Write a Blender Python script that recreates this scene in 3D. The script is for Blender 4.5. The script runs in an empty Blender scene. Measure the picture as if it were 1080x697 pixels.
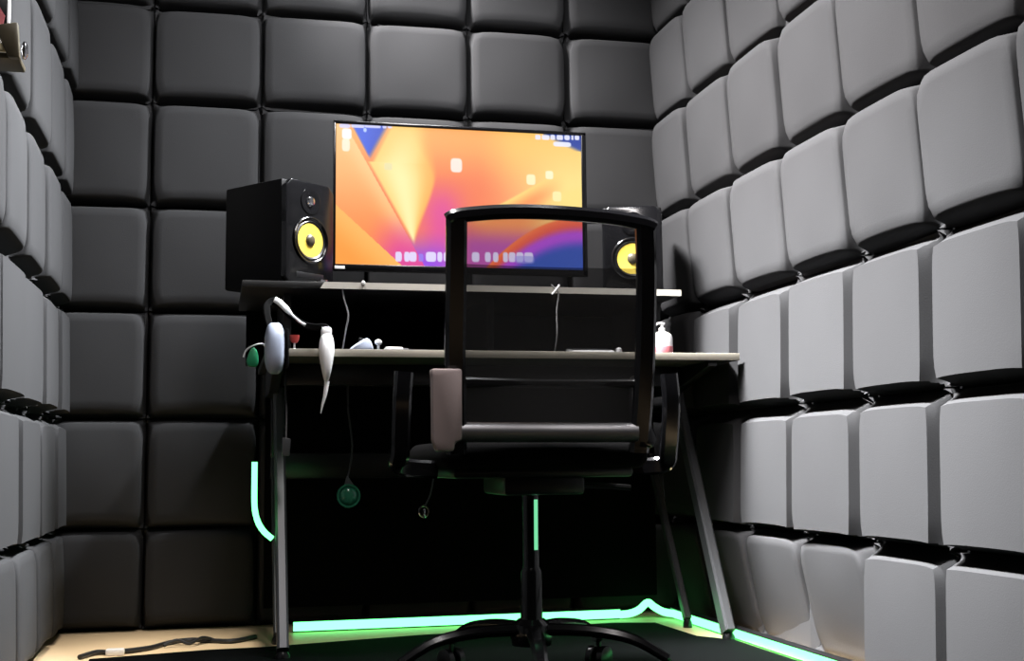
import bpy, bmesh, math, random
from mathutils import Vector, Matrix
PI = math.pi
C = bpy.context.scene.collection
rnd = random.Random(7)

# ------------------------------------------------------------------ materials
def lin(c):
    return tuple((v/12.92 if v <= .04045 else ((v+.055)/1.055)**2.4) for v in c)
def mat(name, col, rough=.5, metal=0.0, spec=.5, coat=0.0, vary=0.0, noise=None, bump=0.0, bscale=200):
    m = bpy.data.materials.new(name); m.use_nodes = True
    nt = m.node_tree; b = nt.nodes['Principled BSDF']
    b.inputs['Base Color'].default_value = (*col, 1)
    b.inputs['Roughness'].default_value = rough
    b.inputs['Metallic'].default_value = metal
    b.inputs['Specular IOR Level'].default_value = spec
    b.inputs['Coat Weight'].default_value = coat
    tc = nt.nodes.new('ShaderNodeTexCoord')
    if vary or noise:
        hsv = nt.nodes.new('ShaderNodeHueSaturation'); hsv.inputs['Color'].default_value = (*col, 1)
        nt.links.new(hsv.outputs[0], b.inputs['Base Color'])
        val = nt.nodes.new('ShaderNodeMath'); val.operation = 'ADD'; val.inputs[0].default_value = 1-vary/2; val.inputs[1].default_value = 0
        if vary:
            oi = nt.nodes.new('ShaderNodeObjectInfo')
            mm = nt.nodes.new('ShaderNodeMath'); mm.operation = 'MULTIPLY'; mm.inputs[1].default_value = vary
            nt.links.new(oi.outputs['Random'], mm.inputs[0]); nt.links.new(mm.outputs[0], val.inputs[1])
        if noise:
            nz = nt.nodes.new('ShaderNodeTexNoise'); nz.inputs['Scale'].default_value = noise[0]; nz.inputs['Detail'].default_value = 3
            nt.links.new(tc.outputs['Object'], nz.inputs['Vector'])
            mr = nt.nodes.new('ShaderNodeMapRange'); mr.inputs['To Min'].default_value = 1-noise[1]; mr.inputs['To Max'].default_value = 1+noise[1]
            nt.links.new(nz.outputs['Fac'], mr.inputs['Value'])
            m2 = nt.nodes.new('ShaderNodeMath'); m2.operation = 'MULTIPLY'
            nt.links.new(val.outputs[0], m2.inputs[0]); nt.links.new(mr.outputs[0], m2.inputs[1]); val = m2
        nt.links.new(val.outputs[0], hsv.inputs['Value'])
    if bump:
        nb = nt.nodes.new('ShaderNodeTexNoise'); nb.inputs['Scale'].default_value = bscale
        nt.links.new(tc.outputs['Object'], nb.inputs['Vector'])
        bp = nt.nodes.new('ShaderNodeBump'); bp.inputs['Strength'].default_value = bump; bp.inputs['Distance'].default_value = .002
        nt.links.new(nb.outputs['Fac'], bp.inputs['Height']); nt.links.new(bp.outputs[0], b.inputs['Normal'])
    return m
def glow(name, col, s):
    m = bpy.data.materials.new(name); m.use_nodes = True
    b = m.node_tree.nodes['Principled BSDF']
    b.inputs['Base Color'].default_value = (.02, .02, .02, 1)
    b.inputs['Emission Color'].default_value = (*col, 1); b.inputs['Emission Strength'].default_value = s
    return m

FOAM_A = .03
M = dict(
    foam=mat('acoustic_foam', (FOAM_A*.985, FOAM_A*.99, FOAM_A*1.03), .9, spec=.1, vary=.16, noise=(5, .06), bump=.12, bscale=350),
    shell=mat('dark_wall_backing', (.006, .006, .0065), .95, spec=.05, noise=(3, .2)),
    ceil=mat('ceiling_paint', (.05, .05, .05), .9, noise=(4, .1)),
    floor=mat('pale_wood_floor', (.74, .55, .33), .45, noise=(6, .12), bump=.05, bscale=60),
    mat=mat('black_floor_mat', (.0022, .0025, .0026), .95, spec=.02, noise=(40, .3), bump=.5, bscale=500),
    black=mat('black_plastic', (.0025, .0025, .003), .38, noise=(30, .1)),
    gloss=mat('glossy_black_plastic', (.003, .003, .0035), .16, noise=(30, .1)),
    satin=mat('satin_black_plastic', (.003, .003, .0034), .3, noise=(30, .1)),
    desk=mat('dark_desk_laminate', (.005, .005, .005), .5, noise=(12, .15)),
    rail=mat('dark_polished_tube', (.30, .30, .31), .36, metal=1.0, noise=(20, .1)),
    panel=mat('matt_black_and_shade', (.0015, .0015, .0015), .9, spec=.05, noise=(20, .2)),
    cabinet=mat('black_vinyl', (.002, .002, .0023), .6, spec=.12, noise=(40, .2)),
    edge=mat('beige_edge_band', (.27, .25, .205), .45, noise=(20, .06)),
    shelf_edge=mat('pale_edge_band', (.50, .475, .42), .4, noise=(20, .06)),
    steel=mat('grey_painted_steel', (.065, .068, .072), .4, metal=.3, noise=(15, .08)),
    chrome=mat('chrome', (.6, .6, .62), .15, metal=1, noise=(15, .05)),
    fabric=mat('black_seat_fabric', (.002, .002, .0022), .9, spec=.05, noise=(60, .2), bump=.3, bscale=400),
    taupe=mat('taupe_painted_sheen', (.20, .16, .155), .45, noise=(9, .1)),  # lit gloss of a black bracket, put into the colour
    yellow=mat('yellow_cone', (.62, .46, .06), .45, noise=(25, .05)),
    cap=mat('dust_cap', (.06, .05, .03), .3, noise=(25, .05)),
    white=mat('white_plastic', (.8, .8, .8), .35, noise=(15, .04)),
    hpgrey=mat('blue_grey_plastic', (.24, .27, .34), .4, noise=(15, .05)),
    red=mat('red_plastic', (.55, .06, .05), .4, noise=(15, .05)),
    green=mat('green_plastic', (.006, .15, .06), .4, noise=(15, .05)),
    cord=mat('black_cord', (.01, .01, .011), .5, noise=(30, .1)),
    greycord=mat('grey_cord', (.3, .3, .3), .5, noise=(30, .1)),
    olive=mat('olive_brown_wood', (.06, .05, .028), .5, noise=(25, .25)),
    tan=mat('light_wood', (.42, .36, .22), .5, noise=(25, .2)),
    green_reflection=mat('glass_green_reflection', (.02, .12, .07), .12, noise=(15, .1)),  # green reflected light is put into this base colour
    pink=mat('rose_card', (.55, .16, .18), .5, noise=(40, .5)),
    bluewhite=mat('bluish_white_plastic', (.5, .56, .7), .35, noise=(15, .05)),
    led=glow('green_led', (.13, 1, .27), 4),
    green_glint=glow('green_glint_glow', (.25, 1, .5), .8),  # glowing colour in place of a reflected green highlight
    lamp=glow('small_white_indicator', (1, 1, 1), 1.0),
)

# ------------------------------------------------------------------ mesh helpers
class MB:
    def __init__(s): s.bm = bmesh.new()
    def _add(s, verts, faces):
        vs = [s.bm.verts.new(v) for v in verts]
        for f in faces:
            try: s.bm.faces.new([vs[i] for i in f])
            except ValueError: pass
        return s
    def box(s, lo, hi, bev=0, seg=2, mtx=None):
        t = bmesh.new(); bmesh.ops.create_cube(t, size=1)
        lo, hi = Vector(lo), Vector(hi); c = (lo+hi)/2; d = hi-lo
        for v in t.verts: v.co = Vector((c.x+v.co.x*d.x, c.y+v.co.y*d.y, c.z+v.co.z*d.z))
        if bev: bmesh.ops.bevel(t, geom=t.edges[:], offset=bev, segments=seg, affect='EDGES', profile=.5)
        return s.merge(t, mtx)
    def prism(s, poly, ax, a, b, bev=0, mtx=None):
        """polygon (2D) swept along axis ax from a to b; the 2D axes are the other two in order"""
        t = bmesh.new()
        def P(p, w):
            q = list(p); q.insert(ax, w); return q
        A = [t.verts.new(P(p, a)) for p in poly]; B = [t.verts.new(P(p, b)) for p in poly]
        n = len(poly)
        t.faces.new(A); t.faces.new(B[::-1])
        for i in range(n): t.faces.new((A[i], B[i], B[(i+1) % n], A[(i+1) % n]))
        bmesh.ops.recalc_face_normals(t, faces=t.faces[:])
        if bev: bmesh.ops.bevel(t, geom=t.edges[:], offset=bev, segments=2, affect='EDGES', profile=.5)
        return s.merge(t, mtx)
    def merge(s, t, mtx=None):
        bmesh.ops.recalc_face_normals(t, faces=t.faces[:])
        if mtx is not None: bmesh.ops.transform(t, matrix=mtx, verts=t.verts[:])
        me = bpy.data.meshes.new('tmp'); t.to_mesh(me); t.free()
        s.bm.from_mesh(me); bpy.data.meshes.remove(me)
        return s
    def sweep(s, pts, prof, closed=False, up=(0, 0, 1), scales=None):
        """prof: list of 2D (side, up) points; swept along pts"""
        pts = [Vector(p) for p in pts]; n = len(pts); k = len(prof)
        t = bmesh.new(); rings = []
        upv = Vector(up).normalized(); side_prev = None
        for i, p in enumerate(pts):
            a = pts[i-1] if (i > 0 or closed) else pts[i]
            b = pts[(i+1) % n] if (i < n-1 or closed) else pts[i]
            d = (b-a).normalized()
            sd = d.cross(upv)
            if sd.length < .05: sd = side_prev if side_prev else d.cross(Vector((1, 0, 0)))
            sd.normalize()
            if side_prev and sd.dot(side_prev) < 0: sd = -sd
            side_prev = sd; u2 = sd.cross(d)
            if scales is None: ss = (1, 1)
            else:
                ss = scales[i]
                if not isinstance(ss, tuple): ss = (ss, ss)
            rings.append([t.verts.new(p+sd*q[0]*ss[0]+u2*q[1]*ss[1]) for q in prof])
        m = n if closed else n-1
        for i in range(m):
            A, B = rings[i], rings[(i+1) % n]
            for j in range(k): t.faces.new((A[j], A[(j+1) % k], B[(j+1) % k], B[j]))
        if not closed: t.faces.new(rings[0]); t.faces.new(rings[-1][::-1])
        return s.merge(t)
    def tube(s, pts, r, n=10, closed=False, up=(0, 0, 1), scales=None):
        return s.sweep(pts, [(r*math.cos(2*PI*i/n), r*math.sin(2*PI*i/n)) for i in range(n)], closed, up, scales)
    def strap(s, pts, w, th, closed=False, up=(0, 0, 1), scales=None, c=.3):
        e = min(w, th)*c; a, b = w/2, th/2
        return s.sweep(pts, [(-a, -b+e), (-a+e, -b), (a-e, -b), (a, -b+e), (a, b-e), (a-e, b), (-a+e, b), (-a, b-e)], closed, up, scales)
    def lathe(s, prof, n=24, mtx=None):
        """prof: (r, z) list, capped where r == 0"""
        t = bmesh.new(); rings = []
        for r, z in prof:
            rings.append([t.verts.new((0, 0, z))] if r < 1e-6 else
                         [t.verts.new((r*math.cos(2*PI*i/n), r*math.sin(2*PI*i/n), z)) for i in range(n)])
        for A, B in zip(rings, rings[1:]):
            for i in range(n):
                j = (i+1) % n
                if len(A) == 1 and len(B) == 1: continue
                if len(A) == 1: t.faces.new((A[0], B[i], B[j]))
                elif len(B) == 1: t.faces.new((A[i], A[j], B[0]))
                else: t.faces.new((A[i], A[j], B[j], B[i]))
        return s.merge(t, mtx)
    def build(s, name, m, parent=None, org=(0, 0, 0), smooth=35):
        me = bpy.data.meshes.new(name)
        if org != (0, 0, 0):
            bmesh.ops.translate(s.bm, vec=-Vector(org), verts=s.bm.verts[:])
        s.bm.to_mesh(me); s.bm.free()
        me.materials.append(m)
        if smooth is not None:
            me.polygons.foreach_set('use_smooth', [True]*len(me.polygons))
            me.set_sharp_from_angle(angle=math.radians(smooth))
        o = bpy.data.objects.new(name, me); C.objects.link(o)
        if parent: o.parent = parent
        return o
def tag(o, label, cat, group=None):
    o['label'] = label; o['category'] = cat
    if group: o['group'] = group
    return o
def thing(name, label, cat, loc=(0, 0, 0), rz=0, group=None):
    o = bpy.data.objects.new(name, None); C.objects.link(o); o.empty_display_size = .05
    o.location = loc; o.rotation_euler = (0, 0, rz)
    return tag(o, label, cat, group)
def struct(o):
    o['kind'] = 'structure'; return o
def sst_(a, b, x):
    t = max(0, min(1, (x-a)/(b-a))); return t*t*(3-2*t)
def smooth_path(pts, k=6):
    """Catmull-Rom"""
    P = [Vector(p) for p in pts]; out = []
    for i in range(len(P)-1):
        p0 = P[max(i-1, 0)]; p1 = P[i]; p2 = P[i+1]; p3 = P[min(i+2, len(P)-1)]
        for j in range(k):
            t = j/k
            out.append(.5*((2*p1)+(-p0+p2)*t+(2*p0-5*p1+4*p2-p3)*t*t+(-p0+3*p1-3*p2+p3)*t**3))
    out.append(P[-1]); return out

# ------------------------------------------------------------------ the room
XL, XR, YB, ZC, T = -.443, 1.333, 3.625, 2.45, .055     # wall planes, ceiling height, foam thickness
Y0 = -1.2
struct(MB().box((XL-.1, Y0, -.08), (XR+.1, YB+.1, 0)).build('floor', M['floor']))
struct(MB().box((XL-.1, Y0, ZC), (XR+.1, YB+.1, ZC+.08)).build('ceiling', M['ceil']))
struct(MB().box((XL-.1, YB, 0), (XR+.1, YB+.1, ZC)).build('wall_back', M['shell']))
struct(MB().box((XL-.1, Y0, 0), (XL, YB, ZC)).build('wall_left', M['shell']))
struct(MB().box((XR, Y0, 0), (XR+.1, YB, ZC)).build('wall_right', M['shell']))

ROWS = [.004, .269, .566, .861, 1.155, 1.45, 1.724, 2.02]
ORD = ['first', 'second', 'third', 'fourth', 'fifth', 'sixth', 'seventh', 'eighth']
NB, NP = 4, 12          # rings on a bevel, cells across the front face
def tile_mesh(name, w, h, crisp, tilt, r, T):
    """foam pillow: x across, y up, z out of the wall, pinned down at its four corners"""
    U = r.uniform
    if crisp: sl, sr, sb, st = U(.016, .022), U(.016, .024), U(.013, .018), U(.026, .034)
    else: sl, sr, sb, st = U(.007, .011), U(.008, .013), U(.018, .026), U(.011, .015)
    q = 6 if crisp else 2.2
    dome = .002 if crisp else U(.004, .009)
    pull = .006 if crisp else U(.012, .022)
    kb = U(.1, .35) if crisp else U(.5, 1.6)           # how far the outline is drawn in towards the corners
    th = T*U(.94, 1.06); skew = U(-.04, .04)
    co = [U(.6, 1.3) for _ in range(4)]
    n = 2*NB+NP
    def nominal(i):
        if i < NB: return -1, i/NB
        if i > NB+NP: return 1, (n-i)/NB
        return (2*(i-NB)/NP-1), 1
    vs = []; fs = []
    for j in range(n+1):
        b, eb = nominal(j)
        for i in range(n+1):
            a, es = nominal(i)
            il = sl*(1+kb*b**6); ir = sr*(1+kb*b**6)
            ib = sb*(1+.25*(1-a*a)-.2*a**6) if not crisp else sb*(1.05-.2*a**4)
            it = st*(1+.6*kb*a**6)
            if i < NB: x = -w/2+il*es
            elif i > NB+NP: x = w/2-ir*es
            else: x = (-w/2+il)+(w-il-ir)*(a+1)/2
            if j < NB: y = -h/2+ib*eb
            elif j > NB+NP: y = h/2-it*eb
            else: y = (-h/2+ib)+(h-ib-it)*(b+1)/2
            e = 1-min(1, ((1-es)**q+(1-eb)**q)**(1/q))
            hgt = e if crisp else math.sin(e*PI/2)**.9
            z = th*hgt*(1-tilt*b*.5+skew*a)+dome*(1-a*a)*(1-b*b)*hgt
            X, Y = 2*x/w, 2*y/h
            k = (1 if a > 0 else 0)+(2 if b > 0 else 0)
            cd = math.hypot(1-abs(X), 1-abs(Y))
            z -= pull*co[k]*math.exp(-(cd/.17)**2)*hgt
            z += .030*co[3-k]*math.exp(-(cd/.07)**2)*(1-hgt)     # the gathered knot at the corner
            vs.append((x, y, max(z, 0)))
    for j in range(n):
        for i in range(n):
            k = j*(n+1)+i; fs.append((k, k+1, k+n+2, k+n+1))
    rim = [i for i in range(n+1)]+[j*(n+1)+n for j in range(1, n+1)]+[n*(n+1)+i for i in range(n-1, -1, -1)]+[j*(n+1) for j in range(n-1, 0, -1)]
    fs.append(tuple(rim[::-1]))
    me = bpy.data.meshes.new(name); me.from_pydata(vs, [], fs); me.update()
    me.materials.append(M['foam'])
    me.polygons.foreach_set('use_smooth', [True]*len(me.polygons))
    me.set_sharp_from_angle(angle=math.radians(36 if crisp else 65))
    return me
def tile(wall, u0, u1, row, col, crisp, tilt, T=T):
    z0, z1 = ROWS[row], ROWS[row+1]
    r = random.Random(len(wall)*1013+row*131+col*17)
    w = abs(u1-u0)-.004; h = z1-z0-.004
    o = bpy.data.objects.new('foam_tile', tile_mesh('foam_tile', w, h, crisp, tilt, r, T)); C.objects.link(o)
    um, zm = (u0+u1)/2, (z0+z1)/2
    if wall == 'back':
        o.matrix_world = Matrix(((1, 0, 0, um), (0, 0, -1, YB), (0, 1, 0, zm), (0, 0, 0, 1)))
        where = 'left'; n = 'back'; rel = 'left corner'
    elif wall == 'right':   # normal -x, across runs to -y
        o.matrix_world = Matrix(((0, 0, -1, XR), (-1, 0, 0, um), (0, 1, 0, zm), (0, 0, 0, 1)))
        n = 'right'; rel = 'back corner'
    else:                   # normal +x, across runs to +y
        o.matrix_world = Matrix(((0, 0, 1, XL), (1, 0, 0, um), (0, 1, 0, zm), (0, 0, 0, 1)))
        n = 'left'; rel = 'back corner'
    rw = 'bottom row' if row == 0 else '%s row up' % ORD[row]
    look = 'flat square' if crisp else 'puffy square'
    tag(o, '%s grey foam tile on the %s wall, %s, %s from %s' % (look, n, rw, ORD[col], rel), 'foam tile', 'grey foam tiles on the %s wall' % n)
    return o
BC = [-.441, -.191, .109, .409, .709, 1.009, 1.331]
for row in range(7):
    for col in range(6):
        tile('back', BC[col], BC[col+1], row, col, False, .06)
RC = [YB-T-.004]+[3.287-.3*i for i in range(9)]
for row, n in enumerate([7, 7, 7, 7, 7, 5, 3]):
    for col in range(n):
        crisp = (row in (1, 2) and col >= 1) or (row == 0 and col >= 4)
        tile('right', RC[col], RC[col+1], row, col, crisp, .12 if crisp else (-1.35 if row == 0 else -.25), .034 if (row == 0 and not crisp) else .063)
LC = [YB-T-.004]+[3.342-.297*i for i in range(7)]
for row, n in enumerate([6, 6, 6, 6, 6, 5, 2]):
    for col in range(n):
        tile('left', LC[col], LC[col+1], row, col, row in (1, 2), .12)

# ------------------------------------------------------------------ floor mat
mt = MB()
mt.prism([(-.28, .3), (-.275, 3.06), (-.02, 3.13), (.12, 3.14), (.5, 3.24), (1.04, 3.33), (1.155, 3.3), (1.165, 3.02), (1.226, 2.93), (1.228, .3)], 2, 0, .007, .002)
tag(mt.build('floor_mat', M['mat']), 'black floor mat under the office chair and desk front', 'mat')

# ------------------------------------------------------------------ desk
DX0, DX1, DY0, DY1, DZ = .105, 1.256, 2.92, 3.54, .702
dk = thing('computer_desk', 'dark desk with beige front edge and slanted grey steel legs', 'desk', (0, 0, 0))
MB().box((DX0, DY0+.003, DZ-.018), (DX1, DY1, DZ), .002).build('tabletop', M['desk'], dk)
e = MB().box((DX0, DY0, DZ-.018), (DX1, DY0+.003, DZ-.0005), .0008).build('edge_band', M['edge'], dk); e['label'] = 'beige front edge'
# tapering brackets and apron beneath the top
for x in (DX0+.03, DX1-.06):
    MB().prism([(DY0+.03, DZ-.018), (DY0+.03, DZ-.03), (DY0+.30, DZ-.085), (DY1-.05, DZ-.085), (DY1-.05, DZ-.018)], 0, x-.012, x+.012, .002).build('bracket', M['satin'], dk)
MB().box((DX0+.05, DY0+.22, DZ-.07), (DX1-.05, DY0+.25, DZ-.018), .002).build('apron', M['satin'], dk)
def leg(x, y0, y1, z1, w=.026, d=.045):
    return MB().strap([(x, y0, .022), (x, y1, z1)], w, d, up=(0, 1, 0), c=.2)
for x in (.149, 1.218):
    leg(x, 2.948, 3.27, DZ-.08).build('leg', M['steel'], dk)
    leg(x, 3.225, 3.50, .46, .018, .026).build('leg', M['steel'], dk)
    MB().lathe([(0, 0), (.016, 0), (.016, .012), (.010, .022), (0, .022)], 16, Matrix.Translation((x, 2.948, 0))).build('foot', M['satin'], dk)
    MB().lathe([(0, 0), (.012, 0), (.012, .012), (.008, .022), (0, .022)], 16, Matrix.Translation((x, 3.225, 0))).build('foot', M['satin'], dk)
    MB().box((x-.010, 3.485, .40), (x+.010, 3.52, DZ-.018), .003).build('rear_post', M['satin'], dk)
MB().box((.149, 3.49, .40), (1.218, 3.51, .47), .003).build('rear_rail', M['satin'], dk)
MB().box((.125, 3.522, .055), (1.24, 3.532, DZ-.018), .002).build('desk_shade_panel', M['panel'], dk)  # added black sheet standing in for the deep shade under the desk

# ------------------------------------------------------------------ monitor shelf
sh = thing('monitor_shelf', 'black riser shelf with pale front edge standing on the desk', 'shelf')
SZ = .866; SY = 2.98
MB().box((.05, SY+.003, SZ-.016), (1.13, 3.46, SZ), .002).build('shelf_board', M['desk'], sh)
e = MB().prism([(.240, SZ-.0005), (1.13, SZ-.0005), (1.13, SZ-.016), (.230, SZ-.016)], 1, SY, SY+.003).build('edge_band', M['shelf_edge'], sh); e['label'] = 'pale front edge'  # stops short at left: the speaker's shade is put into the edge
MB().box((.07, 3.452, DZ), (1.12, 3.46, SZ-.016), .001).build('shelf_shade_panel', M['panel'], sh)  # added black sheet in place of the shade between shelf and desk
for x in (.16, .66, 1.10):
    MB().box((x-.009, SY+.10, DZ), (x+.009, 3.445, SZ-.016), .002).build('side_panel', M['desk'], sh)
MB().lathe([(0, 0), (.005, 0), (.005, .004), (0, .006)], 12, Matrix.Translation((.331, SY, SZ-.001)) @ Matrix.Rotation(PI/2, 4, 'X') ).build('screw_cap', M['white'], sh)

# ------------------------------------------------------------------ monitor with lit screen
MX0, MX1, MZ0, MZ1, MY = .283, .967, .934, 1.332, 3.25
mn = thing('computer_monitor', 'black computer monitor showing an orange and purple desktop wallpaper', 'monitor', (0, 0, 0))
SX0, SX1, SZ0, SZ1 = .2895, .9535, .9525, 1.3225
h = MB()
h.box((MX0, MY, MZ0), (MX1, MY+.012, SZ0), .002)
h.box((MX0, MY, SZ1), (MX1, MY+.012, MZ1), .002)
h.box((MX0, MY, MZ0+.002), (SX0, MY+.012, MZ1-.002), .0015)
h.box((SX1, MY, MZ0+.002), (MX1, MY+.012, MZ1-.002), .0015)
h.build('bezel', M['gloss'], mn)
MB().box((MX0+.004, MY+.0105, MZ0+.004), (MX1-.004, MY+.035, MZ1-.004), .006).box((.48, MY+.03, 1.0), (.78, MY+.06, 1.22), .012).build('rear_housing', M['black'], mn)
st = MB().box((.60, MY+.05, SZ+.01), (.66, MY+.075, 1.14), .006).build('stand_neck', M['satin'], mn)
MB().prism([(.50, MY-.06), (.76, MY-.06), (.74, MY+.12), (.52, MY+.12)], 2, SZ+.0008, SZ+.012, .003).build('stand_base', M['satin'], mn)
MB().box((MX0+.004, MY-.0012, MZ0+.005), (MX0+.030, MY+.001, MZ0+.013), .0004).build('badge', M['white'], mn)

def lerp(a, b, t): return tuple(x+(y-x)*t for x, y in zip(a, b))
def sst(a, b, x):
    t = max(0, min(1, (x-a)/(b-a))); return t*t*(3-2*t)
def rgb(*c): return tuple(v/255 for v in c)
def wall_col(s, t):
    """abstract petals of orange, yellow, magenta and blue; s 0..1 left to right, t 0..1 top to bottom"""
    fade = .006
    # salmon base running into magenta and violet towards the bottom middle
    c = lerp(rgb(255, 172, 92), rgb(247, 128, 82), sst(.05, .45, t))
    c = lerp(c, rgb(255, 196, 100), sst(.55, .75, s)*sst(.6, .0, t))
    m = math.exp(-((s-.42)/.085)**2)*sst(.30, .62, t)
    c = lerp(c, rgb(228, 78, 160), .9*m)
    c = lerp(c, rgb(150, 72, 232), sst(.72, 1.0, t)*sst(.58, .36, s))
    # right-hand yellow sweep
    k = sst(.55, .95, s)*math.exp(-((t-(.50-.30*(s-.6)))/.32)**2)
    c = lerp(c, rgb(255, 228, 138), .95*k)
    # a softer blade under a rising arc
    arc1 = .64-.42*sst(.45, 1.05, s)
    d = t-arc1
    if d > 0: c = lerp(c, lerp(rgb(255, 216, 122), rgb(253, 150, 82), sst(0, .12, d)), sst(0, .02, d)*sst(.50, .62, s)*sst(.95, .75, s))
    if d > 0 and s > .6: c = lerp(c, rgb(255, 224, 130), sst(.12, .2, d)*sst(.72, .98, s))
    # violet hollow, then the orange, purple and blue sweep in the lower right corner
    if s > .45: c = lerp(c, rgb(186, 76, 170), sst(.66, .86, t)*sst(.45, .55, s))
    if s > .55:
        A1 = .60+.35*((1-s)/.38)**2; d2 = t-A1
        if d2 > 0:
            q = lerp(rgb(255, 118, 52), rgb(236, 84, 60), sst(0, .08, d2))
            q = lerp(q, rgb(178, 62, 216), sst(.06, .14, d2))
            q = lerp(q, rgb(22, 70, 176), sst(.15, .27, d2))
            c = lerp(c, q, sst(0, .02, d2))
    # left field below the first blade
    xl = .05+.27*t/1.0
    left_line = .035+.315*((t)/1.0)
    if s < left_line:
        c = lerp(rgb(255, 190, 118), rgb(255, 140, 72), sst(.15, .9, t))
        c = lerp(c, rgb(255, 214, 150), math.exp(-((left_line-s)/.05)**2)*.6)
        l2 = .58+1.62*s                                    # second line, lower left
        dd = t-l2
        if dd < 0:
            c = lerp(c, rgb(226, 66, 158), sst(.58, .95, t)*sst(.10, .26, s)*.95)
        else: c = lerp(rgb(255, 184, 92), rgb(255, 158, 60), sst(0, .3, dd))
    # pale yellow cone
    r_edge = .40-.33*max(0, t-.28)**1.25*.32 if t > .28 else .40
    r_edge = .405-.095*sst(.30, .95, t)
    l_edge = left_line if t > .26 else .21-.28*(t) + .0
    if l_edge < s < r_edge and t < .90:
        w = (s-l_edge)/max(.001, r_edge-l_edge)
        q = lerp(rgb(255, 206, 112), rgb(255, 242, 172), math.exp(-((w-.42)/.30)**2)*sst(-.1, .4, t))
        q = lerp(q, rgb(255, 178, 88), sst(.62, 1.0, w))
        c = lerp(c, q, sst(.90, .85, t)*sst(0, .02, s-l_edge)*sst(0, .02+.10*sst(.4, 0, t), r_edge-s))
    # blue wedge in the top left corner
    if t < .27:
        a = .055+.30*t; b = .215-.30*t
        if a < s < b:
            q = lerp(rgb(52, 92, 226), rgb(30, 58, 172), sst(a, b, s)*.5)
            c = lerp(c, q, sst(0, .014, s-a)*sst(0, .03, b-s))
    if s > .84 and t < .12:                                # blue tip in the top right corner
        d = (s-.86)*.75-t
        c = lerp(c, rgb(28, 62, 160), sst(-.02, .03, d+.02))
    return c
ICON = []
def blob(x0, y0, x1, y1, col=(1, 1, 1), a=1.0):
    sm_ = (x0+x1)/2; q = lambda t_: (t_*525-35*sm_)/(525-15*sm_)
    ICON.append((x0, q(y0), x1, q(y1), col, a))
u = lambda px: (px-50)/905
v = lambda py: (py-65)/525
for x0, x1 in ((262, 284), (294, 312), (312, 337), (372, 408), (414, 430), (436, 470), (540, 566), (588, 608), (618, 636), (655, 672), (676, 700), (704, 730), (734, 766)):
    k = .93 if x0 < 500 else .98
    blob(u(x0), v(545), u(x1), v(580), rgb(228, 222, 255), .95)
blob(u(345), v(552), u(362), v(580), rgb(150, 130, 240), .8)
blob(u(700), v(558), u(770), v(586), rgb(150, 150, 230), .6)
for x0, x1 in ((62, 100), (104, 150), (152, 208), (216, 229), (234, 249)): blob(u(x0), v(66), u(x1), v(80), rgb(214, 214, 255), .95)
blob(u(148), v(80), u(158), v(95), rgb(200, 220, 255), .9)
for x0, x1 in ((780, 800), (806, 834), (838, 856), (862, 886), (892, 912), (918, 926), (932, 948)): blob(u(x0), v(98), u(x1), v(116), rgb(236, 236, 255), .95)
blob(u(850), v(124), u(915), v(142), rgb(236, 238, 255), .95)
blob(u(72), v(84), u(104), v(122), (1, 1, 1), .95); blob(u(72), v(122), u(98), v(168), rgb(255, 240, 215), .95)
blob(u(464), v(192), u(504), v(243), rgb(255, 238, 228), .95)
blob(u(746), v(250), u(778), v(288), rgb(255, 244, 196), .95); blob(u(818), v(236), u(846), v(266), rgb(255, 246, 205), .95)
blob(u(844), v(314), u(876), v(350), rgb(255, 240, 176), .9)
blob(u(222), v(212), u(250), v(238), rgb(226, 222, 180), .6)
def scr_col(s, t):
    c = wall_col(s, t)
    for x0, y0, x1, y1, col, a in ICON:
        ex = (s-(x0+x1)/2)/((x1-x0)/2); ey = (t-(y0+y1)/2)/((y1-y0)/2)
        q = (abs(ex)**4+abs(ey)**4)
        if q < 1.6: c = lerp(c, col, a*sst(1.6, .8, q))
    return c
GW, GH = 360, 200
me = bpy.data.meshes.new('screen')
vs = [(SX0+(SX1-SX0)*i/GW, MY+.003, SZ1-(SZ1-SZ0)*j/GH) for j in range(GH+1) for i in range(GW+1)]
fs = [(j*(GW+1)+i, (j+1)*(GW+1)+i, (j+1)*(GW+1)+i+1, j*(GW+1)+i+1) for j in range(GH) for i in range(GW)]
me.from_pydata(vs, [], fs); me.update()
ca = me.color_attributes.new('picture', 'FLOAT_COLOR', 'POINT')
buf = []
for j in range(GH+1):
    for i in range(GW+1):
        buf += [*lin(scr_col(i/GW, j/GH)), 1.0]
ca.data.foreach_set('color', buf)
sm = bpy.data.materials.new('lit_screen'); sm.use_nodes = True
nt = sm.node_tree; b = nt.nodes['Principled BSDF']
at = nt.nodes.new('ShaderNodeAttribute'); at.attribute_name = 'picture'
b.inputs['Base Color'].default_value = (.01, .01, .01, 1); b.inputs['Roughness'].default_value = .35
nt.links.new(at.outputs['Color'], b.inputs['Emission Color']); b.inputs['Emission Strength'].default_value = 1.0
me.materials.append(sm)
so = bpy.data.objects.new('screen', me); C.objects.link(so); so.parent = mn; so['label'] = 'lit screen with orange, yellow and purple petals'

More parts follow.
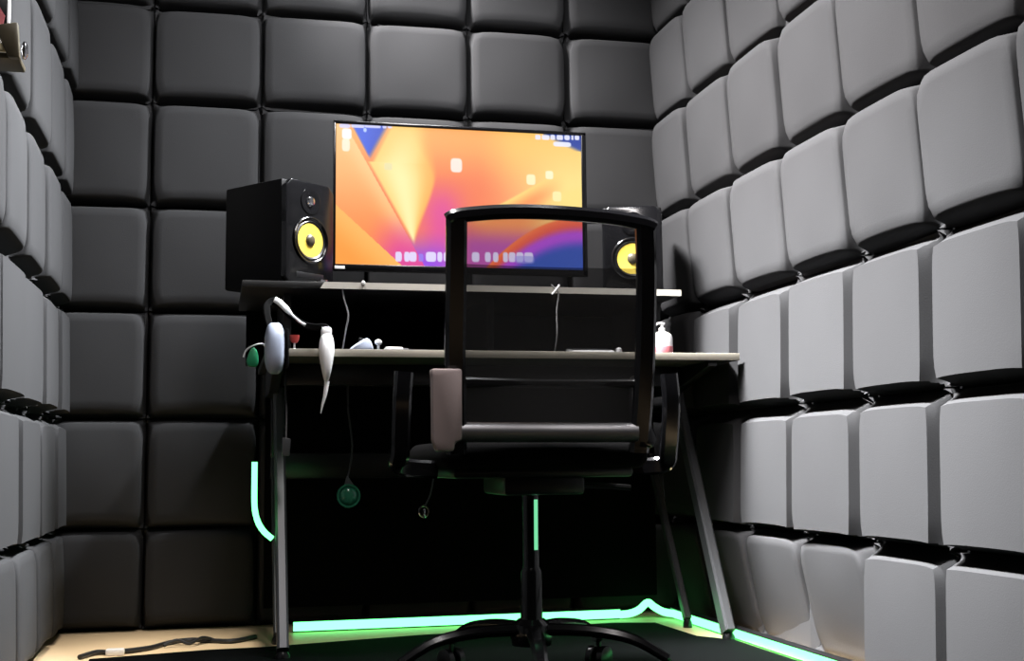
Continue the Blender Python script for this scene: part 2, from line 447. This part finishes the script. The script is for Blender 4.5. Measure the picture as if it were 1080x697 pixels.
# ------------------------------------------------------------------ speakers
def speaker(loc, rz, label):
    W, H, D = .160, .256, .215
    r = thing('studio_speaker', label, 'speaker', loc, rz, 'studio speakers beside the monitor')
    MB().box((-W/2, .012, 0), (W/2, D, H), .006).build('cabinet', M['cabinet'], r)
    fb = MB().prism([(-W/2, .016), (-W/2, H-.018), (-W/2+.018, H), (W/2-.018, H), (W/2, H-.018), (W/2, .016), (W/2-.016, 0), (-W/2+.016, 0)], 1, -.004, .014, .0045)
    f = fb.build('front_baffle', M['gloss'], r)
    X = lambda x, z: Matrix.Translation((x, -.004, z)) @ Matrix.Rotation(PI/2, 4, 'X')     # lathe z points out of the front
    wz = .112
    MB().lathe([(.050, -.004), (.056, .001), (.0575, .004), (.055, .006), (.051, .004), (.0485, .0)], 40, X(0, wz)).build('woofer_ring', M['gloss'], r)
    wo = MB().lathe([(.0490, .001), (.046, .0035), (.042, .001), (.040, .000)], 40, X(0, wz)).build('cone_surround', M['black'], r)
    c = MB().lathe([(.0415, .001), (.030, .0006), (.014, .0002)], 40, X(0, wz)).build('woofer_cone', M['yellow'], r); c['label'] = 'yellow cone'
    MB().lathe([(.0150, .0003), (.013, .004), (.008, .007), (0, .008)], 24, X(0, wz)).build('dust_cap', M['cap'], c)
    tz = .208
    MB().lathe([(.030, -.002), (.032, .002), (.027, .003), (.018, .0005), (.012, .0005)], 32, X(0, tz)).build('tweeter_guide', M['gloss'], r)
    MB().lathe([(.0125, .0006), (.010, .005), (.005, .007), (0, .0075)], 20, X(0, tz)).build('tweeter_dome', M['chrome'], r)
    MB().box((-.045, -.0048, .018), (.045, -.003, .032), .0008).build('bass_port', M['black'], r)
    MB().box((.035, -.0052, .014), (.058, -.0035, .021), .0006).build('badge', M['chrome'], r)
    return r
speaker((.2095, 3.072, SZ+.0008), math.radians(40), 'black studio speaker with yellow cone left of the monitor, turned inwards')
speaker((1.079, 3.205, SZ+.0008), math.radians(-17), 'black studio speaker with yellow cone right of the monitor, behind the chair back')

# ------------------------------------------------------------------ office chair
ch = thing('office_chair', 'black mesh-backed office chair on a five-legged swivel base before the desk', 'chair', (.60, 2.44, 0))
O = (.60, 2.44, 0)
def yb(z): return 2.30-.085*((z-.48)/.42)          # the reclined plane of the back
LX0, LX1 = .402, .802
def up_pt(x, z): return (x, yb(z), z)
fr = MB()
pl = smooth_path([up_pt(.428, .455), up_pt(.424, .55), up_pt(.419, .65), up_pt(.417, .78), up_pt(.4145, .880)], 5)
pr_ = smooth_path([up_pt(.780, .455), up_pt(.784, .55), up_pt(.784, .65), up_pt(.780, .78), up_pt(.773, .876)], 5)
fr.strap(pl, .038, .022, up=(0, 1, 0)); fr.strap(pr_, .038, .022, up=(0, 1, 0))
top = smooth_path([up_pt(.399, .873), up_pt(.42, .882), up_pt(.50, .891), up_pt(.59, .893), up_pt(.70, .888), up_pt(.772, .879), up_pt(.790, .872)], 5)
fr.strap(top, .024, .026, up=(0, 0, 1))
fr.build('backrest_frame', M['gloss'], ch, O)
# mesh panel: see-through woven fabric
mm = bpy.data.materials.new('chair_mesh_fabric'); mm.use_nodes = True
nt = mm.node_tree; b = nt.nodes['Principled BSDF']; b.inputs['Base Color'].default_value = (.003, .003, .0035, 1); b.inputs['Roughness'].default_value = .7
tr = nt.nodes.new('ShaderNodeBsdfTransparent'); mx = nt.nodes.new('ShaderNodeMixShader')
mx.inputs[0].default_value = .38
nt.links.new(tr.outputs[0], mx.inputs[1]); nt.links.new(b.outputs[0], mx.inputs[2])
nt.links.new(mx.outputs[0], nt.nodes['Material Output'].inputs['Surface'])
md = mm.copy(); md.name = 'dense_mesh_fabric'
[n_ for n_ in md.node_tree.nodes if n_.type == 'MIX_SHADER'][0].inputs[0].default_value = .8
def mesh_part(za, zb, m_, nm):
    g = MB(); k = 12; vs = []; fs = []
    for j in range(k+1):
        z = za+(zb-za)*j/k
        for i in range(k+1):
            a = i/k; x = .425+(.782-.425)*a
            bow = .022*(1-(2*a-1)**2)*math.sin(PI*(z-.49)/.395)
            vs.append((x, yb(z)+bow, z))
    for j in range(k):
        for i in range(k): q = j*(k+1)+i; fs.append((q, q+1, q+k+2, q+k+1))
    g._add(vs, fs); return g.build(nm, m_, ch, O)
mesh_part(.797, .885, mm, 'mesh_panel')
o = mesh_part(.49, .797, md, 'mesh_panel'); o['label'] = 'denser lower black mesh'
lb = MB().strap(smooth_path([(.43, yb(.584)+.004, .586), (.52, yb(.584)+.018, .585), (.60, yb(.584)+.022, .584), (.70, yb(.584)+.018, .584), (.775, yb(.584)+.004, .584)], 4), .014, .016, up=(0, 0, 1)).build('lumbar_bar', M['satin'], ch, O)
MB().tube(smooth_path([(.432, yb(.49), .4935), (.60, yb(.49)+.01, .4925), (.775, yb(.49), .4915)], 6), .0185, 16).build('lower_rail', M['rail'], ch, O)
# seat
seat = MB().box((.405, 2.32, .425), (.81, 2.76, .478), .022, 4)
seat.build('seat', M['fabric'], ch, O)
MB().box((.43, 2.35, .408), (.785, 2.72, .43), .008).build('seat_pan', M['black'], ch, O)
MB().box((.53, 2.36, .375), (.69, 2.56, .412), .008).build('tilt_mechanism', M['black'], ch, O)
MB().tube([(.68, 2.48, .392), (.78, 2.48, .388), (.82, 2.48, .384)], .006, 8).build('tilt_lever', M['satin'], ch, O)
# brackets that join back and arms to the seat
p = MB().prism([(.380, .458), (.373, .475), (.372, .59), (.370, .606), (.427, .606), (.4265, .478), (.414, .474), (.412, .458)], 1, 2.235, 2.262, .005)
o = p.build('arm_bracket', M['taupe'], ch, O); o['label'] = 'left bracket with its sheen painted taupe grey'
p = MB().prism([(.806, .462), (.815, .478), (.797, .53), (.790, .60), (.758+.01, .60), (.765, .53), (.775, .462)], 1, 2.29, 2.32, .006)
p.build('arm_bracket', M['gloss'], ch, O)
for sgn, xs in ((-1, .335), (1, .868)):
    # armrest: a loop that rises from the seat side, with a pad on top
    xi = .41 if sgn < 0 else .80
    pts = smooth_path([(xi, 2.42, .425), (xs-.004*sgn, 2.40, .432), (xs, 2.38, .46), (xs, 2.36, .55), (xs+.004*sgn*-1, 2.36, .608)], 6)
    a = MB().strap(pts, .035, .018, up=(0, 1, 0)).build('armrest', M['gloss'], ch, O)
    MB().box((xs-.034, 2.33, .608), (xs+.034, 2.56, .628), .009, 3).build('arm_pad', M['satin'], a)
# column and base
MB().lathe([(0, .10), (.0215, .10), (.0215, .225), (.018, .232), (.0165, .235), (.0165, .385), (0, .385)], 24, Matrix.Translation((.60, 2.44, 0))).build('gas_lift', M['gloss'], ch, O)
o = MB().strap([(.6065, 2.4225, .268), (.607, 2.4225, .365)], .007, .004, up=(0, 1, 0)).build('glow_strip', M['green_glint'], ch, O); o['label'] = 'thin green reflection on the gas lift, made as a glowing strip'  # column's green reflection made as a glowing part, no lamp here
MB().lathe([(0, .085), (.038, .085), (.042, .10), (.038, .125), (.026, .135), (0, .135)], 24, Matrix.Translation((.60, 2.44, 0))).build('base_hub', M['gloss'], ch, O)
for q in range(5):
    a = math.radians(-100+72*q); d = Vector((math.cos(a), math.sin(a), 0))
    c = Vector((.60, 2.44, 0))
    pts = smooth_path([c+d*.025+Vector((0, 0, .115)), c+d*.12+Vector((0, 0, .114)), c+d*.20+Vector((0, 0, .100)), c+d*.265+Vector((0, 0, .066))], 5)
    n = len(pts)
    l = MB().strap(pts, .036, .022, scales=[(1-.35*i/(n-1), 1-.25*i/(n-1)) for i in range(n)], c=.4).build('leg', M['gloss'], ch, O)
    cc = c+d*.265; s = Vector((-d.y, d.x, 0))
    w = MB()
    for sg in (-1, 1):
        R = Matrix.Translation(cc+s*.0135*sg+Vector((0, 0, .0255))) @ s.to_track_quat('Z', 'Y').to_matrix().to_4x4()
        w.lathe([(0, -.009), (.021, -.009), (.0255, -.006), (.0255, .006), (.021, .009), (0, .009)], 20, R)
    w.tube([cc+Vector((0, 0, .02)), cc+Vector((0, 0, .066))], .0055, 8)
    w.build('caster', M['satin'], l, O)

# ------------------------------------------------------------------ LED strips
ld = thing('led_light_strip', 'long glowing green light strip along the floor by the back and right walls', 'light strip', (1.2, 3.45, 0))
O = (1.2, 3.45, 0)
def led_run(a, b, out):
    """straight run in an added dark L-shaped channel that is open to the floor side"""
    a, b, out = Vector(a), Vector(b), Vector(out); z0 = Vector((0, 0, .0025))
    MB().strap([a+z0, b+z0], .009, .023, c=.25).build('glow_strip', M['led'], ld, O)
    z = Vector((0, 0, 1))
    m_ = MB().strap([a-out*.008+z*.004, b-out*.008+z*.004], .004, .032, c=.1)  # added shield that keeps LED light off the wall tiles
    m_.strap([a+out*.001+z*.0175, b+out*.001+z*.0175], .022, .003, c=.1)
    m_.build('added_light_shield', M['satin'], ld, O)
led_run((.20, 3.425, .0135), (1.10, 3.44, .0135), (0, -1, 0))
led_run((1.246, 3.40, .0135), (1.246, 1.6, .0135), (-1, 0, 0))
MB().strap(smooth_path([(1.10, 3.44, .0135), (1.13, 3.44, .016), (1.160, 3.45, .024), (1.182, 3.44, .044), (1.205, 3.45, .030), (1.225, 3.43, .018), (1.246, 3.40, .0155)], 5), .009, .020, c=.25).build('glow_strip', M['led'], ld, O)
pts = [(.086, 3.08, .445), (.086, 3.08, .40), (.087, 3.08, .34), (.095, 3.08, .305), (.110, 3.085, .281), (.129, 3.088, .264)]
tag(MB().tube(smooth_path(pts, 5), .007, 10).build('led_light_tube', M['led']), 'short bent glowing green light tube fixed to the left desk leg', 'light strip')

# ------------------------------------------------------------------ headphones hooked over the desk edge
hp = thing('headphones', 'pale grey headphones hooked over the front edge of the desk at left', 'headphones', (0.18, 2.9, DZ))
O = (.18, 2.9, DZ)
def cup(x, w, z0, z1, m):
    zc = (z0+z1)/2; hh = (z1-z0)/2
    t = bmesh.new(); bmesh.ops.create_uvsphere(t, u_segments=24, v_segments=16, radius=1)
    for vv in t.verts:
        f = lambda q, p: math.copysign(abs(q)**p, q)
        vv.co = Vector((x+f(vv.co.x, .6)*w/2, 2.887+vv.co.y*.032, zc+f(vv.co.z, .8)*hh))
    b_ = MB(); b_.merge(t); return b_.build('ear_cup', m, hp, O)
cup(.122, .046, .640, .757, M['hpgrey'])
c2 = cup(.238, .036, .622, .735, M['white'])
for vv in c2.data.vertices:
    t_ = max(0, min(1, (-.010-vv.co.z)/.07)); vv.co.x = .054+(vv.co.x-.058)*(1-.62*t_)+(.004 if t_ == 0 else .004-.0*t_)
MB().box((.145, 2.868, .655), (.153, 2.908, .742), .004).build('ear_pad', M['fabric'], hp, O)
bd = smooth_path([(.238, 2.887, .728), (.2365, 2.895, .748), (.212, 2.93, .752), (.186, 2.95, .762), (.158, 2.96, .785), (.128, 2.965, .815), (.108, 2.955, .806), (.106, 2.93, .78), (.112, 2.9, .748)], 5)
n = len(bd)
MB().strap(bd, .016, .008, up=(0, 1, 0)).build('headband', M['panel'], hp, O)
pd = smooth_path([(.194, 2.941, .757), (.182, 2.946, .765), (.163, 2.951, .782), (.150, 2.952, .796), (.135, 2.955, .811), (.124, 2.957, .818)], 4)
n = len(pd)
o = MB().strap(pd, .010, .016, up=(0, 1, 0), scales=[(.55+.75*sst_(.35, .6, i/(n-1)), 1) for i in range(n)]).build('band_pad', M['white'], hp, O); o['label'] = 'white band pad'
MB().box((.226, 2.876, .726), (.249, 2.905, .748), .006).build('hinge', M['white'], hp, O)
MB().tube(smooth_path([(.239, 2.885, .625), (.235, 2.885, .595), (.229, 2.887, .570), (.226, 2.89, .552)], 5), .006, 8, scales=[1-.85*i/15 for i in range(16)]).build('cable', M['white'], hp, O)

# ------------------------------------------------------------------ small things on and under the desk
tg = thing('pouch', 'small green pouch hanging on a grey cord at the left desk corner', 'pouch', (.075, 2.935, .66))
O = (.075, 2.935, .66)
MB().prism([(.064, .66), (.060, .672), (.066, .692), (.072, .704), (.080, .704), (.087, .690), (.0885, .668), (.084, .659)], 1, 2.925, 2.945, .005).build('bag', M['green'], tg, O)
MB().tube(smooth_path([(.054, 2.936, .682), (.060, 2.936, .697), (.075, 2.935, .708), (.095, 2.94, .713), (.112, 2.96, .704)], 5), .0022, 6).build('cord', M['greycord'], tg, O)

rc = thing('goblet', 'tiny red cup on a pale stem standing on the desk beside the headphones', 'cup', (.170, 2.96, DZ))
MB().lathe([(0, .016), (.006, .016), (.010, .022), (.0115, .034), (.010, .034), (.008, .024), (0, .020)], 16).build('bowl', M['red'], rc)
MB().lathe([(0, 0), (.008, 0), (.007, .002), (.0025, .004), (.0025, .017), (0, .017)], 12).build('stem', M['white'], rc)

ms = thing('computer_mouse', 'bluish white wedge-shaped mouse lying on the desk left of the chair', 'mouse', (.325, 2.98, DZ))
MB().prism([(-.028, 0), (-.026, .006), (-.012, .016), (.008, .029), (.016, .029), (.022, .022), (.027, .008), (.028, 0)], 1, -.03, .03, .005).build('shell', M['bluewhite'], ms)
MB().box((-.005, -.004, .022), (.006, .004, .032), .002).build('scroll_wheel', M['black'], ms)

eb = thing('earbud', 'tiny white earbud standing on the desk right of the bluish mouse', 'earbud', (.366, 2.97, DZ))
MB().lathe([(0, .016), (.005, .015), (.0085, .019), (.0085, .023), (.005, .027), (0, .028)], 14).build('head', M['white'], eb)
MB().lathe([(0, 0), (.004, 0), (.003, .004), (.003, .017), (0, .017)], 10).build('stem', M['white'], eb)

cs = thing('charging_case', 'flat white case lying on the desk just left of the chair back', 'case', (.408, 2.98, DZ))
MB().box((-.026, -.02, 0), (.016, .02, .010), .004, 3).build('body', M['white'], cs)
MB().box((.014, -.016, 0), (.030, .016, .007), .003, 3).build('flap', M['steel'], cs)

kb = thing('keyboard', 'low white keyboard on the desk seen through the chair back', 'keyboard', (.90, 3.02, DZ))
MB().prism([(-.03, 0), (.03, 0), (.03, .018), (-.03, .009)], 0, -.055, .055, .003).build('body', M['white'], kb)
MB().box((-.05, -.022, .012), (.05, .022, .0155), .001, mtx=Matrix.Rotation(math.radians(8), 4, 'X')).build('key_bed', M['steel'], kb)
tag(MB().lathe([(0, 0), (.008, 0), (.009, .004), (.008, .015), (.005, .018), (0, .019)], 14).build('knob', M['white']), 'small round white knob on the desk right of the keyboard', 'knob').location = (.972, 3.01, DZ)

bt = thing('pump_bottle', 'white pump bottle with a red patterned base at the right end of the desk', 'bottle', (1.083, 3.0, DZ))
MB().lathe([(0, 0), (.024, 0), (.0265, .003), (.0265, .044), (.024, .051), (.015, .057), (.008, .060), (.008, .063), (0, .063)], 24).build('body', M['white'], bt)
lbm = M['pink']
MB().lathe([(.0269, .004), (.0271, .005), (.0271, .020), (.0269, .021)], 24).build('label_band', lbm, bt)
MB().lathe([(0, .062), (.0085, .062), (.0085, .068), (.004, .070), (.004, .078), (0, .078)], 14).build('cap', M['white'], bt)
MB().strap([(.006, 0, .079), (-.010, 0, .080), (-.017, 0, .075)], .010, .006, up=(0, 0, 1)).build('pump_head', M['white'], bt)

tag(MB().tube(smooth_path([(.284, 3.0, .852), (.288, 2.992, .824), (.297, 2.990, .79), (.292, 2.995, .755), (.285, 3.01, .706)], 6), .0022, 6).build('cable', M['greycord']), 'thin grey cable curling down from the shelf edge left of the chair', 'cable')
tie = thing('cable_tie', 'pale knotted cable hanging from the shelf edge behind the chair', 'cable', (.80, 2.975, .866))
MB().tube(smooth_path([(-.010, -.004, .004), (.0, -.005, -.008), (.008, -.005, -.02), (.003, -.003, -.06), (.004, 0, -.12), (.004, .03, -.163)], 5), .002, 6).build('cord', M['greycord'], tie)
MB().tube(smooth_path([(.010, -.004, .003), (.001, -.006, -.009), (-.009, -.005, -.020)], 5), .0025, 6).build('knot', M['white'], tie)

# things hanging in the dark under the desk
ad = thing('power_plug', 'small pale plug hanging high on the left desk leg', 'plug', (.155, 3.0, .48))
MB().prism([(-.010, -.022), (.008, -.022), (.011, .018), (-.009, .022)], 1, -.008, .008, .003).build('body', M['steel'], ad)
MB().tube(smooth_path([(0, 0, .02), (.002, .03, .08), (0, .05, .15), (0, .06, .199)], 4), .0025, 6).build('cord', M['cord'], ad)
gd = thing('desk_fan', 'small round fan, painted as lit green, hanging in the dark under the desk', 'fan', (.318, 3.18, .36))
MB().lathe([(.024, -.006), (.029, -.006), (.030, 0), (.029, .006), (.024, .006), (.024, -.006)], 28, Matrix.Rotation(PI/2, 4, 'X')).build('ring', M['green_reflection'], gd)
MB().lathe([(0, .010), (.015, .008), (.022, .003), (.025, -.004), (0, -.004)], 24, Matrix.Rotation(PI/2, 4, 'X')).build('cover', M['green_reflection'], gd)
MB().prism([(-.012, .022), (.016, .022), (-.004, .05)], 1, -.003, .003, .001).build('bracket', M['steel'], gd)
MB().tube(smooth_path([(-.002, 0, .045), (.01, .01, .12), (.0, .02, .22), (0, .03, .3225)], 5), .0025, 6).build('cord', M['cord'], gd)
cl = thing('cable_clip', 'small silvery clip dangling on a cord under the desk left of the gas lift', 'clip', (.51, 3.2, .318))
MB().tube([(.012*math.cos(2*PI*i/16), 0, .014*math.sin(2*PI*i/16)) for i in range(16)], .0025, 6, closed=True, up=(0, 1, 0)).build('loop', M['chrome'], cl)
MB().box((-.003, -.003, -.018), (.003, .003, .006), .0015).build('tongue', M['chrome'], cl)
MB().tube(smooth_path([(.003, 0, .013), (.02, 0, .055), (.03, 0, .15), (.03, 0, .3645)], 5), .0022, 6).build('cord', M['cord'], cl)

# cables on the bare floor at left
fc = thing('power_cable', 'black power cable with a white plug lying on the pale floor at left', 'cable', (-.2, 3.15, 0))
O = (-.2, 3.15, 0)
MB().tube(smooth_path([(-.30, 3.10, .006), (-.27, 3.16, .007), (-.24, 3.155, .007), (-.20, 3.165, .007), (-.15, 3.21, .006), (-.11, 3.285, .006), (-.06, 3.275, .012), (-.02, 3.30, .006), (.04, 3.27, .006), (.10, 3.33, .006)], 6), .006, 8).build('cord', M['cord'], fc, O)
MB().tube(smooth_path([(-.12, 3.235, .006), (-.09, 3.25, .016), (-.06, 3.24, .008), (-.03, 3.28, .016), (.0, 3.30, .006)], 6), .004, 8).build('cord', M['cord'], fc, O)
MB().box((-.247, 3.135, 0), (-.205, 3.157, .016), .004).build('plug', M['white'], fc, O)

# ------------------------------------------------------------------ little shelf on the left wall, top left
ws = thing('wall_shelf', 'small olive brown wooden shelf on the left wall at the top of the frame', 'shelf', (-.385, 1.9, 1.05))
O = (-.385, 1.9, 1.05)
MB().box((-.385, 1.96, 1.044), (-.298, 2.03, 1.053), .002).build('board', M['olive'], ws, O)
MB().prism([(-.333, 1.092), (-.316, 1.096), (-.3, 1.099), (-.2955, 1.044), (-.312, 1.044)], 1, 1.952, 1.966, .003).build('end_panel', M['olive'], ws, O)
o = MB().box((-.385, 1.955, 1.054), (-.316, 1.964, 1.066), .002).build('front_rail', M['tan'], ws, O); o['label'] = 'light wood rail'
o = MB().box((-.385, 1.955, 1.073), (-.324, 1.964, 1.080), .002).build('upper_rail', M['white'], ws, O); o['label'] = 'white rail'
MB().lathe([(0, 0), (.004, 0), (.008, .003), (.008, .006), (.005, .009), (0, .010)], 16, Matrix.Translation((-.297, 1.975, 1.062)) @ Matrix.Rotation(PI/2, 4, 'Y') @ Matrix.Scale(1.8, 4, (1, 0, 0))).build('end_knob', M['chrome'], ws, O)
bx = thing('picture_card', 'small red, black and white card standing on the wall shelf at top left', 'card', (-.347, 1.985, 1.053))
MB().box((-.030, -.006, 0.0), (.031, .006, .105), .002).build('card', M['white'], bx)
MB().box((-.028, -.0075, .045), (.028, -.0055, .088), .0006).build('dark_print', M['black'], bx)
MB().prism([(-.015, .05), (.023, .048), (.025, .062), (.012, .084), (-.012, .08)], 1, -.009, -.0072).build('red_print', M['pink'], bx)
# ------------------------------------------------------------------ lights
def area(name, loc, rot, sx, sy, power, col, spread=180):
    l = bpy.data.lights.new(name, 'AREA'); l.shape = 'RECTANGLE'; l.size = sx; l.size_y = sy; l.energy = power; l.color = col
    l.spread = math.radians(spread)
    o = bpy.data.objects.new(name, l); C.objects.link(o); o.location = loc; o.rotation_euler = rot; return o
def aimed(name, loc, to, sx, sy, power, col, spread):
    d = Vector(to)-Vector(loc); z = -d.normalized(); y = Vector((0, 1, 0)); x = y.cross(z).normalized(); y = z.cross(x)
    o = area(name, loc, (0, 0, 0), sx, sy, power, col, spread)
    o.matrix_world = Matrix(((x.x, y.x, z.x, loc[0]), (x.y, y.y, z.y, loc[1]), (x.z, y.z, z.z, loc[2]), (0, 0, 0, 1)))
    return o
aimed('right_wall_fill', (.15, 2.72, 2.42), (1.27, 2.76, .64), .08, 1.62, 92, (1, .97, .97), 64)  # unseen light added to brighten the right wall
aimed('right_low_fill', (.25, 2.45, 2.42), (1.27, 2.45, .36), .08, 1.5, 37, (.96, .98, 1), 28)  # added narrow beam that lifts the lower right rows
aimed('left_wall_fill', (1.0, 2.64, 2.42), (-.385, 2.64, .78), .08, 1.3, 52, (.95, .97, 1), 52)  # added fill for the left wall, no fixture behind it
aimed('back_wall_fill', (.25, 2.0, 2.42), (.10, 3.57, 1.75), 1.1, .08, 12, (.98, .98, 1), 66)  # added out of view to raise the upper back wall
aimed('corner_floor_fill', (-.05, 2.9, 2.42), (-.17, 3.22, 0), .08, .08, .95, (1, .95, .88), 20)  # invented spot that brightens the bare floor at left
area('ceiling_lamp', (.42, 1.3, ZC-.02), (0, 0, 0), .25, 1.0, 30, (1, .93, .92), 160)
w = bpy.data.worlds.new('World'); bpy.context.scene.world = w; w.use_nodes = True
w.node_tree.nodes['Background'].inputs[0].default_value = (.5, .5, .55, 1); w.node_tree.nodes['Background'].inputs[1].default_value = .004

# ------------------------------------------------------------------ camera
cam = bpy.data.cameras.new('camera'); co = bpy.data.objects.new('camera', cam); C.objects.link(co)
cam.sensor_width = 36; cam.sensor_fit = 'HORIZONTAL'; cam.lens = 1336.9/1080*36; cam.clip_start = .02
yaw, pit, rol = .22818, .10472, -.00975
F = Vector((math.sin(yaw)*math.cos(pit), math.cos(yaw)*math.cos(pit), math.sin(pit)))
R_ = Vector((math.cos(yaw), -math.sin(yaw), 0)); U = R_.cross(F)
c_, s_ = math.cos(rol), math.sin(rol)
# image axes are rolled: a point (u, v down) of the level camera lands on (c u - s v, s u + c v)
Rr = R_*c_+U*s_; Ur = U*c_-R_*s_
co.matrix_world = Matrix(((Rr.x, Ur.x, -F.x, 0), (Rr.y, Ur.y, -F.y, 0), (Rr.z, Ur.z, -F.z, .435), (0, 0, 0, 1)))
sc = bpy.context.scene; sc.camera = co
vsx = sc.view_settings; sc.display_settings.display_device = 'sRGB'
vsx.view_transform = 'Standard'; vsx.look = 'None'; vsx.exposure = 0; vsx.gamma = 1; vsx.use_curve_mapping = False
